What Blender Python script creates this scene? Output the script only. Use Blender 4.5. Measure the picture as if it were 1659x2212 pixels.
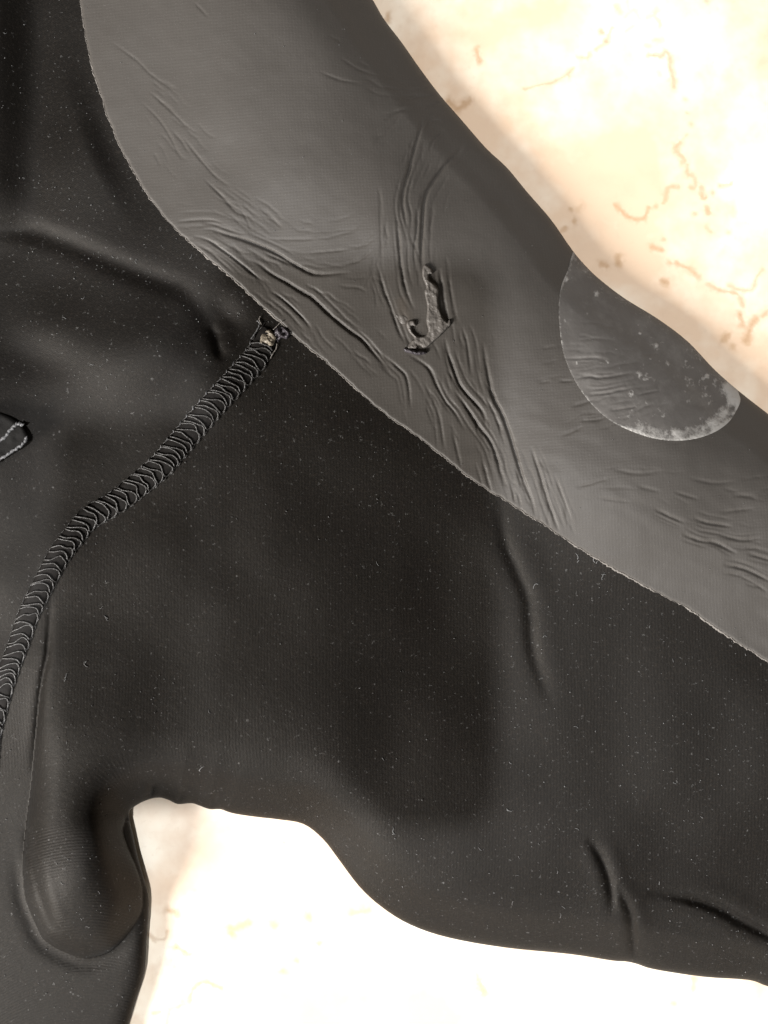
# Close-up of a worn black wetsuit (shoulder, underarm and sleeve) lying on a sunlit stone tile floor.
import bpy, math, random
import numpy as np
from mathutils import Vector

for o in list(bpy.data.objects):
    bpy.data.objects.remove(o)
scene = bpy.context.scene
COL = scene.collection
rng = np.random.default_rng(7)
random.seed(7)

# ------------------------------------------------------------------ measures
# outlines are traced in units of 0.1627 mm (0.27 m = 1659 units across the picture)
W, H = 1659.0, 2212.0
U = 0.27 / W
CX, CY = W / 2, H / 2
FOV = math.radians(50)
D = (H * U / 2) / math.tan(FOV / 2)          # camera height over the floor
MM = 0.001

def at(x, y, z):
    """traced point + its height -> world position"""
    f = (D - z) / D
    return (x - CX) * U * f, (CY - y) * U * f, z

# ------------------------------------------------------------------ camera, world, lamps, exposure
cam_d = bpy.data.cameras.new('camera')
cam = bpy.data.objects.new('camera', cam_d); COL.objects.link(cam)
cam.location = (0, 0, D)
cam_d.sensor_fit = 'VERTICAL'; cam_d.angle = FOV
cam_d.clip_start = 0.01; cam_d.clip_end = 50
scene.camera = cam

world = bpy.data.worlds.new('World'); scene.world = world; world.use_nodes = True
bg = world.node_tree.nodes['Background']
bg.inputs['Color'].default_value = (1.0, 0.86, 0.70, 1); bg.inputs['Strength'].default_value = 0.09

def lamp(name, loc, size, power, color, target=(0, 0, 0)):
    d = bpy.data.lights.new(name, 'AREA'); d.shape = 'DISK'; d.size = size; d.energy = power; d.color = color
    o = bpy.data.objects.new(name, d); COL.objects.link(o); o.location = loc
    o.rotation_euler = (Vector(target) - Vector(loc)).to_track_quat('-Z', 'Y').to_euler()
    return o
LAMP_POS = (-0.086, -0.268, 1.9)
lamp('ceiling_lamp', LAMP_POS, 0.045, 32, (0.97, 0.98, 1.0))
lamp('window_light', (-0.95, -0.62, 0.66), 0.46, 44, (1.0, 0.97, 0.93))
lamp('rim_fill_light', (0.05, -1.25, 0.50), 0.50, 6, (0.95, 0.98, 1.0))  # added low fill from an unseen source, brightens the armhole rim

scene.view_settings.view_transform = 'Standard'
scene.view_settings.look = 'None'
scene.view_settings.gamma = 1.0
scene.view_settings.exposure = 0.15
scene.render.engine = 'CYCLES'
scene.render.resolution_x, scene.render.resolution_y = 768, 1024

# ------------------------------------------------------------------ numpy helpers
def spaced(lo, hi, step, far, n):
    core = np.arange(lo, hi + step, step)
    k = np.linspace(0, 1, n + 1)[1:] ** 1.7
    return np.concatenate([(lo - far * k)[::-1], core, core[-1] + far * k])

def smooth(pts, n=5, closed=False):
    """Catmull-Rom through the traced points"""
    P = np.asarray(pts, float); m = len(P); out = []
    rngs = range(m) if closed else range(m - 1)
    for i in rngs:
        g = (lambda k: P[k % m]) if closed else (lambda k: P[min(max(k, 0), m - 1)])
        p0, p1, p2, p3 = g(i - 1), g(i), g(i + 1), g(i + 2)
        for t in np.arange(n) / n:
            out.append(0.5 * ((2 * p1) + (-p0 + p2) * t + (2 * p0 - 5 * p1 + 4 * p2 - p3) * t ** 2 + (-p0 + 3 * p1 - 3 * p2 + p3) * t ** 3))
    if not closed: out.append(P[-1])
    return np.array(out)

class Grid:
    def __init__(s, xs, ys):
        s.xs, s.ys = xs, ys
        s.X, s.Y = np.meshgrid(xs, ys)
    def window(s, a, b, R):
        i0, i1 = np.searchsorted(s.xs, [min(a[0], b[0]) - R, max(a[0], b[0]) + R])
        j0, j1 = np.searchsorted(s.ys, [min(a[1], b[1]) - R, max(a[1], b[1]) + R])
        return slice(j0, j1), slice(i0, i1)
    def dist(s, poly, R):
        """unsigned distance to a polyline (clamped to R) and the run 0..1 along it"""
        L = np.concatenate([[0], np.cumsum(np.hypot(*np.diff(poly, axis=0).T))])
        d = np.full(s.X.shape, float(R)); t = np.zeros(s.X.shape); sg = np.ones(s.X.shape)
        for k in range(len(poly) - 1):
            a, b = poly[k], poly[k + 1]; w = s.window(a, b, R)
            if w[0].start >= w[0].stop or w[1].start >= w[1].stop: continue
            x, y = s.X[w], s.Y[w]; e = b - a; l2 = max(e @ e, 1e-9)
            u = np.clip(((x - a[0]) * e[0] + (y - a[1]) * e[1]) / l2, 0, 1)
            dx, dy = x - a[0] - u * e[0], y - a[1] - u * e[1]
            q = np.hypot(dx, dy); m = q < d[w]
            d[w] = np.where(m, q, d[w])
            t[w] = np.where(m, (L[k] + u * (L[k + 1] - L[k])) / L[-1], t[w])
            sg[w] = np.where(m, np.sign(e[0] * dy - e[1] * dx), sg[w])
        return d, t, sg
    def inside(s, poly):
        tog = np.zeros((len(s.ys), len(s.xs) + 1), np.int32)
        n = len(poly)
        for k in range(n):
            a, b = poly[k], poly[(k + 1) % n]
            if a[1] == b[1]: continue
            lo, hi = (a, b) if a[1] < b[1] else (b, a)
            j0, j1 = np.searchsorted(s.ys, [lo[1], hi[1]])
            if j0 >= j1: continue
            yy = s.ys[j0:j1]; xc = lo[0] + (yy - lo[1]) / (hi[1] - lo[1]) * (hi[0] - lo[0])
            np.add.at(tog, (np.arange(j0, j1), np.searchsorted(s.xs, xc)), 1)
        return (np.cumsum(tog, axis=1)[:, :-1] % 2).astype(bool)
    def sdf(s, poly, R):
        c = np.vstack([poly, poly[:1]])
        d, _, _ = s.dist(c, R)
        return np.where(s.inside(poly), d, -d)
    def sample(s, F, x, y):
        x = np.clip(np.asarray(x, float), s.xs[0], s.xs[-1]); y = np.clip(np.asarray(y, float), s.ys[0], s.ys[-1])
        i = np.clip(np.searchsorted(s.xs, x) - 1, 0, len(s.xs) - 2); j = np.clip(np.searchsorted(s.ys, y) - 1, 0, len(s.ys) - 2)
        u = (x - s.xs[i]) / (s.xs[i + 1] - s.xs[i]); v = (y - s.ys[j]) / (s.ys[j + 1] - s.ys[j])
        return (F[j, i] * (1 - u) + F[j, i + 1] * u) * (1 - v) + (F[j + 1, i] * (1 - u) + F[j + 1, i + 1] * u) * v

def sstep(a, b, x):
    t = np.clip((x - a) / (b - a), 0, 1); return t * t * (3 - 2 * t)
def roll(d, r, e=3.0):
    return np.sqrt(np.clip(1 - (1 - np.clip(d / r, 0, 1)) ** e, 0, 1))
def vnoise(x, y, scale, seed=0):
    """value noise -1..1"""
    r = np.random.default_rng(seed); T = r.uniform(-1, 1, (256, 256))
    x, y = np.asarray(x) / scale + 1000, np.asarray(y) / scale + 1000
    i, j = np.floor(x).astype(int), np.floor(y).astype(int); u, v = x - i, y - j
    u, v = u * u * (3 - 2 * u), v * v * (3 - 2 * v)
    g = lambda a, b: T[b % 256, a % 256]
    return (g(i, j) * (1 - u) + g(i + 1, j) * u) * (1 - v) + (g(i, j + 1) * (1 - u) + g(i + 1, j + 1) * u) * v
def gauss(G, x, y, sx, sy, rot=0.0):
    c, s = math.cos(rot), math.sin(rot); dx, dy = G.X - x, G.Y - y
    a, b = dx * c + dy * s, -dx * s + dy * c
    return np.exp(-(a / sx) ** 2 - (b / sy) ** 2)

# ------------------------------------------------------------------ mesh helpers
def mesh_object(name, verts, faces, mat, parent=None, attrs=None, smooth_shade=True):
    me = bpy.data.meshes.new(name)
    verts = np.asarray(verts, np.float32)
    if isinstance(faces, np.ndarray):
        n, k = faces.shape
        me.vertices.add(len(verts)); me.vertices.foreach_set('co', verts.ravel())
        me.loops.add(n * k); me.loops.foreach_set('vertex_index', faces.astype(np.int32).ravel())
        me.polygons.add(n); me.polygons.foreach_set('loop_start', np.arange(0, n * k, k, dtype=np.int32))
    else:
        me.from_pydata(verts.tolist(), [], [list(f) for f in faces])
    me.update(calc_edges=True); me.validate()
    me.polygons.foreach_set('use_smooth', np.full(len(me.polygons), smooth_shade))
    for k, v in (attrs or {}).items():
        v = np.asarray(v, np.float32)
        a = me.attributes.new(k, 'FLOAT', 'POINT'); a.data.foreach_set('value', v)
    me.materials.append(mat)
    o = bpy.data.objects.new(name, me); COL.objects.link(o)
    if parent is not None: o.parent = parent
    return o

def sheet(name, G, sd, z, mat, parent, attrs=None, skirt=None, inset=0.0, rings=4, grads=None):
    """a moulded sheet cut to sd > 0, its rim drawn onto the outline and turned down by skirt (metres)"""
    ins = sd > 0
    q = ins[:-1, :-1] | ins[1:, :-1] | ins[:-1, 1:] | ins[1:, 1:]
    jj, ii = np.nonzero(q); nx = len(G.xs)
    idx = np.stack([jj * nx + ii, (jj + 1) * nx + ii, (jj + 1) * nx + ii + 1, jj * nx + ii + 1], 1)
    used, inv = np.unique(idx.ravel(), return_inverse=True); F = inv.reshape(-1, 4)
    if grads is None:
        gy, gx = np.gradient(sd, G.ys, G.xs)
    else: gx, gy = grads
    gx, gy = gx.ravel()[used], gy.ravel()[used]; n = np.maximum(np.hypot(gx, gy), 0.3); gx, gy = gx / n, gy / n
    s = sd.ravel()[used]; mv = np.where(s < 0, -s, 0); mv = np.minimum(mv, 40)
    x = G.X.ravel()[used] + gx * mv; y = G.Y.ravel()[used] + gy * mv
    zz = z.ravel()[used]
    at_ = {k: v.ravel()[used] for k, v in (attrs or {}).items()}
    V = np.stack(at(x, y, zz), 1)
    if skirt is not None:
        e = np.concatenate([F[:, [0, 1]], F[:, [1, 2]], F[:, [2, 3]], F[:, [3, 0]]])
        key = np.sort(e, 1); code = key[:, 0].astype(np.int64) * len(used) + key[:, 1]
        u, first, cnt = np.unique(code, return_index=True, return_counts=True)
        be = e[first[cnt == 1]]
        bv, binv = np.unique(be.ravel(), return_inverse=True); be2 = binv.reshape(-1, 2)
        sk = skirt.ravel()[used][bv]; base = bv.copy()
        newV, newF, newA = [V], [F], {k: [v] for k, v in at_.items()}; total = len(V)
        prev = bv
        for r in range(1, rings + 1):
            th = math.pi / 2 * r / rings
            ix = inset * (1 - math.cos(th)); zr = zz[bv] - sk * math.sin(th)
            newV.append(np.stack(at(x[bv] + gx[bv] * ix, y[bv] + gy[bv] * ix, zr), 1))
            cur = total + np.arange(len(bv)); total += len(bv)
            for k in newA: newA[k].append(at_[k][bv])
            newF.append(np.stack([prev[be2[:, 1]], prev[be2[:, 0]], cur[be2[:, 0]], cur[be2[:, 1]]], 1))
            prev = cur
        V = np.concatenate(newV); F = np.concatenate(newF); at_ = {k: np.concatenate(v) for k, v in newA.items()}
    return mesh_object(name, V, F, mat, parent, at_)

def tube(P, R, sides=6, closed_ends=True):
    """verts and faces of a tube through world points P with radii R"""
    P = np.asarray(P, float); R = np.broadcast_to(np.asarray(R, float), (len(P),))
    V, F = [], []
    for i, p in enumerate(P):
        t = P[min(i + 1, len(P) - 1)] - P[max(i - 1, 0)]; t /= max(np.linalg.norm(t), 1e-12)
        a = np.cross(t, (0, 0, 1.0))
        if np.linalg.norm(a) < 1e-4: a = np.cross(t, (0, 1.0, 0))
        a /= np.linalg.norm(a); b = np.cross(t, a)
        for k in range(sides):
            w = 2 * math.pi * k / sides
            V.append(p + R[i] * (a * math.cos(w) + b * math.sin(w)))
    for i in range(len(P) - 1):
        for k in range(sides):
            k2 = (k + 1) % sides
            F.append((i * sides + k, i * sides + k2, (i + 1) * sides + k2, (i + 1) * sides + k))
    if closed_ends:
        F.append(tuple(range(sides))[::-1]); F.append(tuple((len(P) - 1) * sides + k for k in range(sides)))
    return V, F
def join(parts):
    V, F = [], []
    for v, f in parts:
        o = len(V); V += list(v); F += [tuple(i + o for i in q) for q in f]
    return V, F

# ------------------------------------------------------------------ materials
class NT:
    def __init__(s, name):
        s.m = bpy.data.materials.new(name); s.m.use_nodes = True
        s.t = s.m.node_tree; s.p = s.t.nodes['Principled BSDF']
    def n(s, typ, ins=None, **kw):
        k = s.t.nodes.new(typ)
        for a, b in kw.items(): setattr(k, a, b)
        for a, b in (ins or {}).items():
            if isinstance(b, bpy.types.NodeSocket): s.t.links.new(b, k.inputs[a])
            else: k.inputs[a].default_value = b
        return k
    def math(s, op, a, b=0.0, c=0.0, clamp=False):
        k = s.n('ShaderNodeMath', {0: a, 1: b, 2: c}, operation=op); k.use_clamp = clamp; return k.outputs[0]
    def attr(s, name):
        return s.n('ShaderNodeAttribute', attribute_name=name).outputs['Fac']
    def coord(s):
        return s.n('ShaderNodeTexCoord').outputs['Object']
    def noise(s, scale, detail=3.0, rough=0.55, vec=None):
        return s.n('ShaderNodeTexNoise', {'Vector': vec or s.coord(), 'Scale': scale, 'Detail': detail, 'Roughness': rough}).outputs['Fac']
    def ramp(s, fac, stops):
        k = s.n('ShaderNodeValToRGB', {'Fac': fac}); r = k.color_ramp
        while len(r.elements) < len(stops): r.elements.new(0.5)
        for e, (p, c) in zip(r.elements, stops):
            e.position = p; e.color = (*c, 1) if len(c) == 3 else c
        return k.outputs['Color']
    def mix(s, fac, a, b, mode='MIX'):
        k = s.n('ShaderNodeMix', data_type='RGBA', blend_type=mode)
        for i, v in ((0, fac), (6, a), (7, b)):
            if isinstance(v, bpy.types.NodeSocket): s.t.links.new(v, k.inputs[i])
            else: k.inputs[i].default_value = (*v, 1) if isinstance(v, tuple) and len(v) == 3 else v
        return k.outputs[2]
    def set(s, **kw):
        for a, b in kw.items():
            a = a.replace('_', ' ')
            if isinstance(b, bpy.types.NodeSocket): s.t.links.new(b, s.p.inputs[a])
            else: s.p.inputs[a].default_value = (*b, 1) if isinstance(b, tuple) and len(b) == 3 else b
    def bump(s, h, dist, strength=1.0, normal=None):
        ins = {'Height': h, 'Distance': dist, 'Strength': strength}
        if normal is not None: ins['Normal'] = normal
        return s.n('ShaderNodeBump', ins).outputs['Normal']

def mat_skin():
    """smooth-skin neoprene with a fine woven print"""
    m = NT('smooth_neoprene'); co = m.coord()
    sep = m.n('ShaderNodeSeparateXYZ', {0: co})
    k = 2 * math.pi / 0.00105
    warp = m.math('MULTIPLY', m.noise(60, 2), 0.0016)
    u_ = m.math('ADD', m.math('MULTIPLY_ADD', sep.outputs[1], 0.07, sep.outputs[0]), warp); v_ = m.math('ADD', m.math('MULTIPLY_ADD', sep.outputs[0], -0.07, sep.outputs[1]), warp)
    wx = m.math('SINE', m.math('MULTIPLY', u_, k)); wy = m.math('SINE', m.math('MULTIPLY', v_, k))
    weave = m.math('MULTIPLY_ADD', m.math('ADD', wx, wy), 0.25, 0.5)
    fine = m.noise(2600, 3); blotch = m.noise(26, 4); mid = m.noise(240, 4)
    c = m.mix(blotch, (0.049, 0.043, 0.037), (0.063, 0.057, 0.051))
    c = m.mix(m.math('MULTIPLY', m.math('GREATER_THAN', fine, 0.68), 0.35), c, (0.14, 0.13, 0.12))
    c = m.mix(m.attr('stain'), c, (0.12, 0.085, 0.055))
    m.set(Base_Color=c, Roughness=m.math('MULTIPLY_ADD', mid, 0.12, 0.48), Specular_IOR_Level=0.27)
    n1 = m.bump(weave, 0.00006, 0.30)
    n2 = m.bump(fine, 0.00006, 0.5, n1)
    n3 = m.bump(m.noise(330, 5, 0.65), 0.00016, 0.5, n2)
    m.set(Normal=n3); return m.m

def mat_jersey(name, tint=(0.0027, 0.0020, 0.0014), amp=1.0, lean=0.0):
    """knit nylon facing with fine ribs that follow the cloth"""
    m = NT(name)
    rib = m.math('MULTIPLY', m.math('SINE', m.math('MULTIPLY', m.attr('rib'), 2 * math.pi)), m.attr('ribw'))
    sx = m.n('ShaderNodeSeparateXYZ', {0: m.coord()})
    line = m.math('MULTIPLY_ADD', sx.outputs[1], lean, m.math('MULTIPLY_ADD', m.noise(22, 2), 0.004, sx.outputs[0]))
    rib2 = m.math('MULTIPLY', m.math('SINE', m.math('MULTIPLY', line, 2 * math.pi / 0.00105)), m.attr('ribu'))
    rib = m.math('ADD', rib, rib2)
    fine = m.noise(1500, 4, 0.75); blotch = m.noise(34, 4)
    c = m.mix(blotch, tuple(v * 0.7 for v in tint), tuple(v * 1.4 for v in tint))
    c = m.mix(m.math('MULTIPLY', m.math('SUBTRACT', fine, 0.50, clamp=True), 3.2, clamp=True), c, tuple(v * 5.5 for v in tint))
    c = m.mix(m.math('MULTIPLY', m.math('SUBTRACT', m.noise(820, 3, 0.65), 0.64, clamp=True), 7.0, clamp=True), c, (0.085, 0.083, 0.08))     # dust caught in the pile
    pile = m.math('ADD', fine, m.noise(700, 3, 0.6))
    m.set(Base_Color=c, Roughness=0.60, Specular_IOR_Level=0.19, Specular_Tint=(1.0, 0.95, 0.89), Sheen_Weight=0.02, Sheen_Roughness=0.3, Sheen_Tint=(0.85, 0.92, 1.0))
    n1 = m.bump(rib, 0.00004 * amp, 0.17)
    n2 = m.bump(pile, 0.00011, 0.7, n1)
    m.set(Normal=n2); return m.m

def mat_patch():
    m = NT('rubber_patch')
    crust = m.attr('crust'); n = m.noise(900, 5, 0.7); mid = m.noise(150, 4)
    c = m.mix(mid, (0.074, 0.067, 0.061), (0.108, 0.099, 0.091))
    film = m.math('MULTIPLY', m.math('SUBTRACT', m.noise(95, 6, 0.7), 0.50, clamp=True), 3.2, clamp=True)
    c = m.mix(film, c, (0.145, 0.135, 0.125))
    f = m.math('MULTIPLY', m.math('SUBTRACT', m.math('MULTIPLY_ADD', n, 1.0, crust), 0.80, clamp=True), 2.6, clamp=True)
    c = m.mix(f, c, (0.30, 0.285, 0.265))
    m.set(Base_Color=c, Roughness=0.60, Specular_IOR_Level=0.30)
    m.set(Normal=m.bump(f, 0.0002, 0.7, m.bump(m.noise(500, 4), 0.0002, 0.6))); return m.m

def mat_simple(name, c1, c2, scale, rough, bump=0.0002, spec=0.4, **kw):
    m = NT(name); n = m.noise(scale, 5, 0.65)
    m.set(Base_Color=m.mix(n, c1, c2), Roughness=rough, Specular_IOR_Level=spec, Normal=m.bump(n, bump, 0.8), **kw)
    return m.m

def mat_floor():
    m = NT('stone_tile')
    n1 = m.noise(14, 5, 0.6); n2 = m.noise(48, 4, 0.6); n3 = m.noise(420, 5, 0.7)
    c = m.mix(m.math('MULTIPLY', m.math('SUBTRACT', n1, 0.42, clamp=True), 5.0, clamp=True), (0.67, 0.50, 0.355), (0.85, 0.78, 0.65))
    c = m.mix(m.math('MULTIPLY', m.math('SUBTRACT', n2, 0.5, clamp=True), 3.0, clamp=True), c, (0.60, 0.44, 0.31))
    v = m.math('MULTIPLY', m.attr('vein'), m.math('MULTIPLY_ADD', n3, 1.1, 0.35), clamp=True)
    c = m.mix(m.math('MULTIPLY', m.math('SUBTRACT', n3, 0.56, clamp=True), 1.6, clamp=True), c, (0.55, 0.42, 0.29))
    c = m.mix(v, c, (0.40, 0.235, 0.115))
    m.set(Base_Color=c, Roughness=0.30, Specular_IOR_Level=0.45, Normal=m.bump(n2, 0.0003, 0.15)); return m.m

M_SKIN = mat_skin()
M_JERSEY = mat_jersey('knit_jersey')
M_JERSEY_BODY = mat_jersey('body_knit_jersey', (0.0028, 0.0022, 0.0017), lean=-1.7)
M_PATCH = mat_patch()
M_FLOOR = mat_floor()
M_RAW = mat_simple('frayed_cut_edge', (0.05, 0.045, 0.04), (0.26, 0.235, 0.21), 700, 0.85, 0.0004)
M_SEAM = mat_simple('seam_rubber', (0.005, 0.0045, 0.004), (0.012, 0.010, 0.009), 500, 0.7, 0.0002, 0.12)
M_THREAD = mat_simple('nylon_thread', (0.0052, 0.0042, 0.0034), (0.020, 0.017, 0.0145), 1300, 0.48, 0.0003, 0.6)
M_PALE = mat_simple('pale_thread', (0.025, 0.025, 0.025), (0.16, 0.157, 0.16), 1500, 0.5, 0.0003)
M_GLUE = mat_simple('old_glue', (0.10, 0.08, 0.055), (0.26, 0.225, 0.175), 500, 0.5, 0.0002, 0.4)
M_REPAIR = mat_simple('cured_repair_glue', (0.075, 0.067, 0.060), (0.125, 0.113, 0.102), 200, 0.5, 0.00004)
M_RESIDUE = mat_simple('dark_residue', (0.015, 0.013, 0.018), (0.07, 0.06, 0.065), 600, 0.4, 0.0006)
M_LINT = mat_simple('lint_fibre', (0.045, 0.045, 0.045), (0.19, 0.187, 0.183), 300, 0.9, 0.0001)
M_TAB = mat_simple('woven_tab', (0.003, 0.0027, 0.0025), (0.009, 0.008, 0.007), 700, 0.75, 0.0002, 0.15)
M_PHONE = mat_simple('dark_glass', (0.01, 0.01, 0.011), (0.014, 0.014, 0.015), 20, 0.25, 0.00001)
M_LENS = mat_simple('lens_glass', (0.004, 0.004, 0.005), (0.008, 0.008, 0.01), 20, 0.1, 0.00001)

# ------------------------------------------------------------------ traced outlines
def crop(ox, oy, k):            # turns points noted on an enlarged view into traced units
    f = 0.54861
    return lambda pts: [((ox + x / k) * f, (oy + y / k) * f) for x, y in pts]
C_TL = crop(0, 0, 1.0972); C_TR = crop(1512, 0, 1.0972); C_MR = crop(1512, 900, 1.0972)
C_SC = crop(500, 750, 1.659); C_PA = crop(2100, 950, 1.7955); C_BR = crop(1900, 1800, 1.476)
C_FL = crop(1900, 0, 1.476); C_BL = crop(0, 3000, 1.659); C_BO = crop(900, 2688, 0.7811)
C_GL = crop(1400, 900, 2.765); C_ST = crop(700, 1150, 2.765)

RIGHT_EDGE = [(620, -700), (700, -300), (765, -70), (808, 4), (830, 42), (868, 92), (905, 145), (950, 205), (997, 259), (1050, 320), (1095, 362), (1139, 415),
              (1190, 474), (1234, 537), (1262, 571), (1295, 603), (1350, 645), (1420, 688), (1485, 737), (1544, 799), (1600, 848), (1659, 894), (1730, 950), (2000, 1170), (2500, 1520)]
LOW_EDGE = [(2500, 2330), (2000, 2215), (1750, 2155), (1659, 2131), (1617, 2117), (1519, 2110), (1414, 2094), (1375, 2082), (1351, 2077), (1322, 2075), (1231, 2061), (1091, 2047), (971, 2026),
            (887, 1998), (824, 1959), (775, 1914), (732, 1857), (697, 1812), (655, 1780), (600, 1770), (564, 1766), (520, 1760), (496, 1755), (476, 1748), (453, 1748), (430, 1740), (413, 1735),
            (384, 1737), (364, 1728), (344, 1723), (318, 1728), (291, 1742), (279, 1758)]
TORSO_EDGE = [(288, 1805), (298, 1851), (312, 1900), (321, 1937), (321, 1976), (317, 2026), (314, 2086), (307, 2122), (294, 2162), (281, 2205), (255, 2290), (210, 2450), (150, 2700), (100, 3000)]
OUTLINE = np.vstack([smooth(RIGHT_EDGE, 4), smooth(LOW_EDGE + TORSO_EDGE, 4), [(-900, 3000), (-900, -800), (600, -800)]])

A_EDGE = [(150, -700), (160, -200), (170, -40), (173, 0), (181, 55), (192, 110), (207, 172), (225, 230), (248, 288), (272, 340), (305, 400), (336, 443), (370, 485), (425, 535), (462, 569), (500, 600), (550, 647),
          (600, 690), (650, 737), (700, 776), (768, 840), (829, 893), (890, 935), (944, 974), (1010, 1028), (1042, 1052), (1080, 1074), (1130, 1105), (1180, 1136), (1265, 1192), (1330, 1230), (1395, 1266),
          (1450, 1295), (1500, 1322), (1540, 1352), (1581, 1381), (1659, 1430), (1750, 1490), (2000, 1650), (2500, 1980)]
a_line = smooth(A_EDGE, 5)
aL = np.concatenate([[0], np.cumsum(np.hypot(*np.diff(a_line, axis=0).T))]); tt = np.arange(0, aL[-1], 4.0)
a_line = np.stack([np.interp(tt, aL, a_line[:, 0]), np.interp(tt, aL, a_line[:, 1])], 1)
nrm = np.gradient(a_line, axis=0); nrm = np.stack([-nrm[:, 1], nrm[:, 0]], 1); nrm /= np.linalg.norm(nrm, axis=1)[:, None]
a_line = a_line + nrm * (vnoise(tt, tt * 0, 13, 3) * 1.3 + vnoise(tt, tt * 0, 60, 4) * 1.2)[:, None]     # scissors did not run true
A_POLY = np.vstack([a_line, [(2700, 1900), (2700, 1400)], smooth(RIGHT_EDGE, 4)[::-1] + [30, -26], [(600, -900), (150, -900)]])

SEAM = smooth([(600, 702), (578, 728), (557, 767), (529, 799), (498, 834), (467, 866), (425, 915), (385, 962), (350, 1003), (310, 1038), (248, 1086), (192, 1119), (160, 1156), (125, 1203), (85, 1279), (61, 1329),
               (40, 1390), (23, 1434), (8, 1480), (-6, 1532), (-20, 1595), (-30, 1700), (-60, 1850), (-120, 2050)], 8)

CREASE = [(640, 700), (560, 800), (420, 960), (300, 1075), (205, 1150), (150, 1215), (120, 1275), (111, 1350), (103, 1410), (93, 1460), (85, 1509), (79, 1579), (68, 1695), (57, 1780), (50, 1861), (54, 1927), (63, 1960),
          (89, 2019), (109, 2039), (132, 2052), (182, 2069), (231, 2058), (264, 2031), (297, 1986), (307, 1957), (307, 1917), (294, 1874), (276, 1831), (266, 1795), (272, 1766)]
BULGE = np.vstack([smooth(CREASE, 5), [(300, 1790), (420, 1790), (640, 1830), (760, 1980), (950, 2130), (2600, 2600), (2600, 700), (800, 600)]])

# ------------------------------------------------------------------ the form of the suit
STEP = 2.2
G = Grid(spaced(-70, W + 70, STEP, 560, 26), spaced(-70, H + 70, STEP, 560, 26))
X, Y = G.X, G.Y
d_out = G.sdf(OUTLINE, 460)
d_a = G.sdf(A_POLY, 430)
d_b = G.sdf(BULGE, 200)

d_al = G.dist(np.vstack([a_line[::4], a_line[-1:]]), 470)[0]
on_a = sstep(-40, 440, np.where(d_a > 0, d_al, -d_al))
# how far the two layers puff apart: the outline's mask, blurred, so that the middle stays free of ridges
BG = Grid(np.arange(-1400, 3000, 20.0), np.arange(-1600, 3700, 20.0))
mask = BG.inside(OUTLINE).astype(float); mask[:, BG.xs < -890] = 1; mask[BG.ys < -790, :] *= 1
fy, fx = np.meshgrid(np.fft.fftfreq(mask.shape[0], 20.0), np.fft.fftfreq(mask.shape[1], 20.0), indexing='ij')
blur = np.real(np.fft.ifft2(np.fft.fft2(mask) * np.exp(-2 * (math.pi * 130.0) ** 2 * (fx ** 2 + fy ** 2))))
puff = np.clip((BG.sample(blur, X, Y) - 0.5) * 2, -0.2, 1)
lie_b = 5.0 + 10.0 * roll(d_out, 144, 2.1)
lie_a = 4.0 + 4.5 * roll(d_out, 50, 2.2) + 9.5 * (1 - (1 - np.clip(d_out / 440, 0, 1)) ** 2)
z_full = lie_b * (1 - on_a) + lie_a * on_a + 8.0 * puff * sstep(0, 90, d_out)
# low frequency lie of the sleeve
z_full += 2.2 * vnoise(X, Y, 330, 11) * sstep(0, 160, d_out) + 0.6 * vnoise(X, Y, 120, 12) * sstep(0, 120, d_out)
z_full += 1.6 * gauss(G, 560, 420, 260, 230) - 2.0 * gauss(G, 960, 820, 190, 300, -0.6) + 1.5 * gauss(G, 1330, 1090, 230, 110, 0.55)
# torso side
z_c = 5.5 * gauss(G, 265, 770, 190, 105, 0.15) - 2.0 * gauss(G, 95, 775, 85, 50, 0.3) + 9.0 * gauss(G, -90, 900, 150, 230) + 2.5 * gauss(G, 10, 1270, 80, 110)
z_c += 9.0 * (1 - sstep(-40, 95, X)) * (1 - sstep(380, 560, Y)) + 3.0 * gauss(G, 180, 330, 110, 190)
z_c += -3.0 * gauss(G, 470, 700, 60, 90, 0.6)
z_c *= 1 - sstep(-75, -4, d_a)
# the underarm tongue lies over the body cloth at the lower left
z_low = 4.0 + 5.0 * roll(d_out, 55) + 2.5 * (1 - np.exp(-np.maximum(d_out, 0) / 160))
low_w = sstep(1400, 1800, Y) * (1 - sstep(500, 900, X))
z_tongue = z_full + 11 * gauss(G, 170, 1900, 130, 170) + 2.0 * gauss(G, 180, 1650, 150, 150)
z_under = z_full * (1 - low_w) + z_low * low_w
w_b = roll(np.maximum(d_b, 0), 66, 2.4)
z_b = np.where(d_b > 0, z_under + (z_tongue - z_under) * w_b, z_under)

def groove(z, pts, depth, width, ridge=0.35, n=5, side=0, rwidth=2.6):
    """press a crease into the sheet: a groove that tapers to its ends, the cloth pushed up beside it"""
    P = smooth(pts, n)
    w = G.window(P.min(0), P.max(0), width * 8)
    sub = Grid(G.xs[w[1]], G.ys[w[0]])
    d, t, sg = sub.dist(P, width * 8)
    d = np.abs(d + vnoise(sub.X, sub.Y, 9, 5) * 0.7)
    L = np.hypot(*np.diff(P, axis=0).T).sum()
    tap = np.clip(np.minimum(t, 1 - t) * L / max(L * 0.28, 1), 0, 1) ** 0.8
    prof = -np.exp(-(d / width) ** 2)
    rd = np.exp(-((d - width * rwidth) / (width * 1.7)) ** 2) * ridge
    if side: rd = rd * np.where(sg * side > 0, 1.5, 0.25)
    z[w] += depth * tap * (prof + rd)

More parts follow.
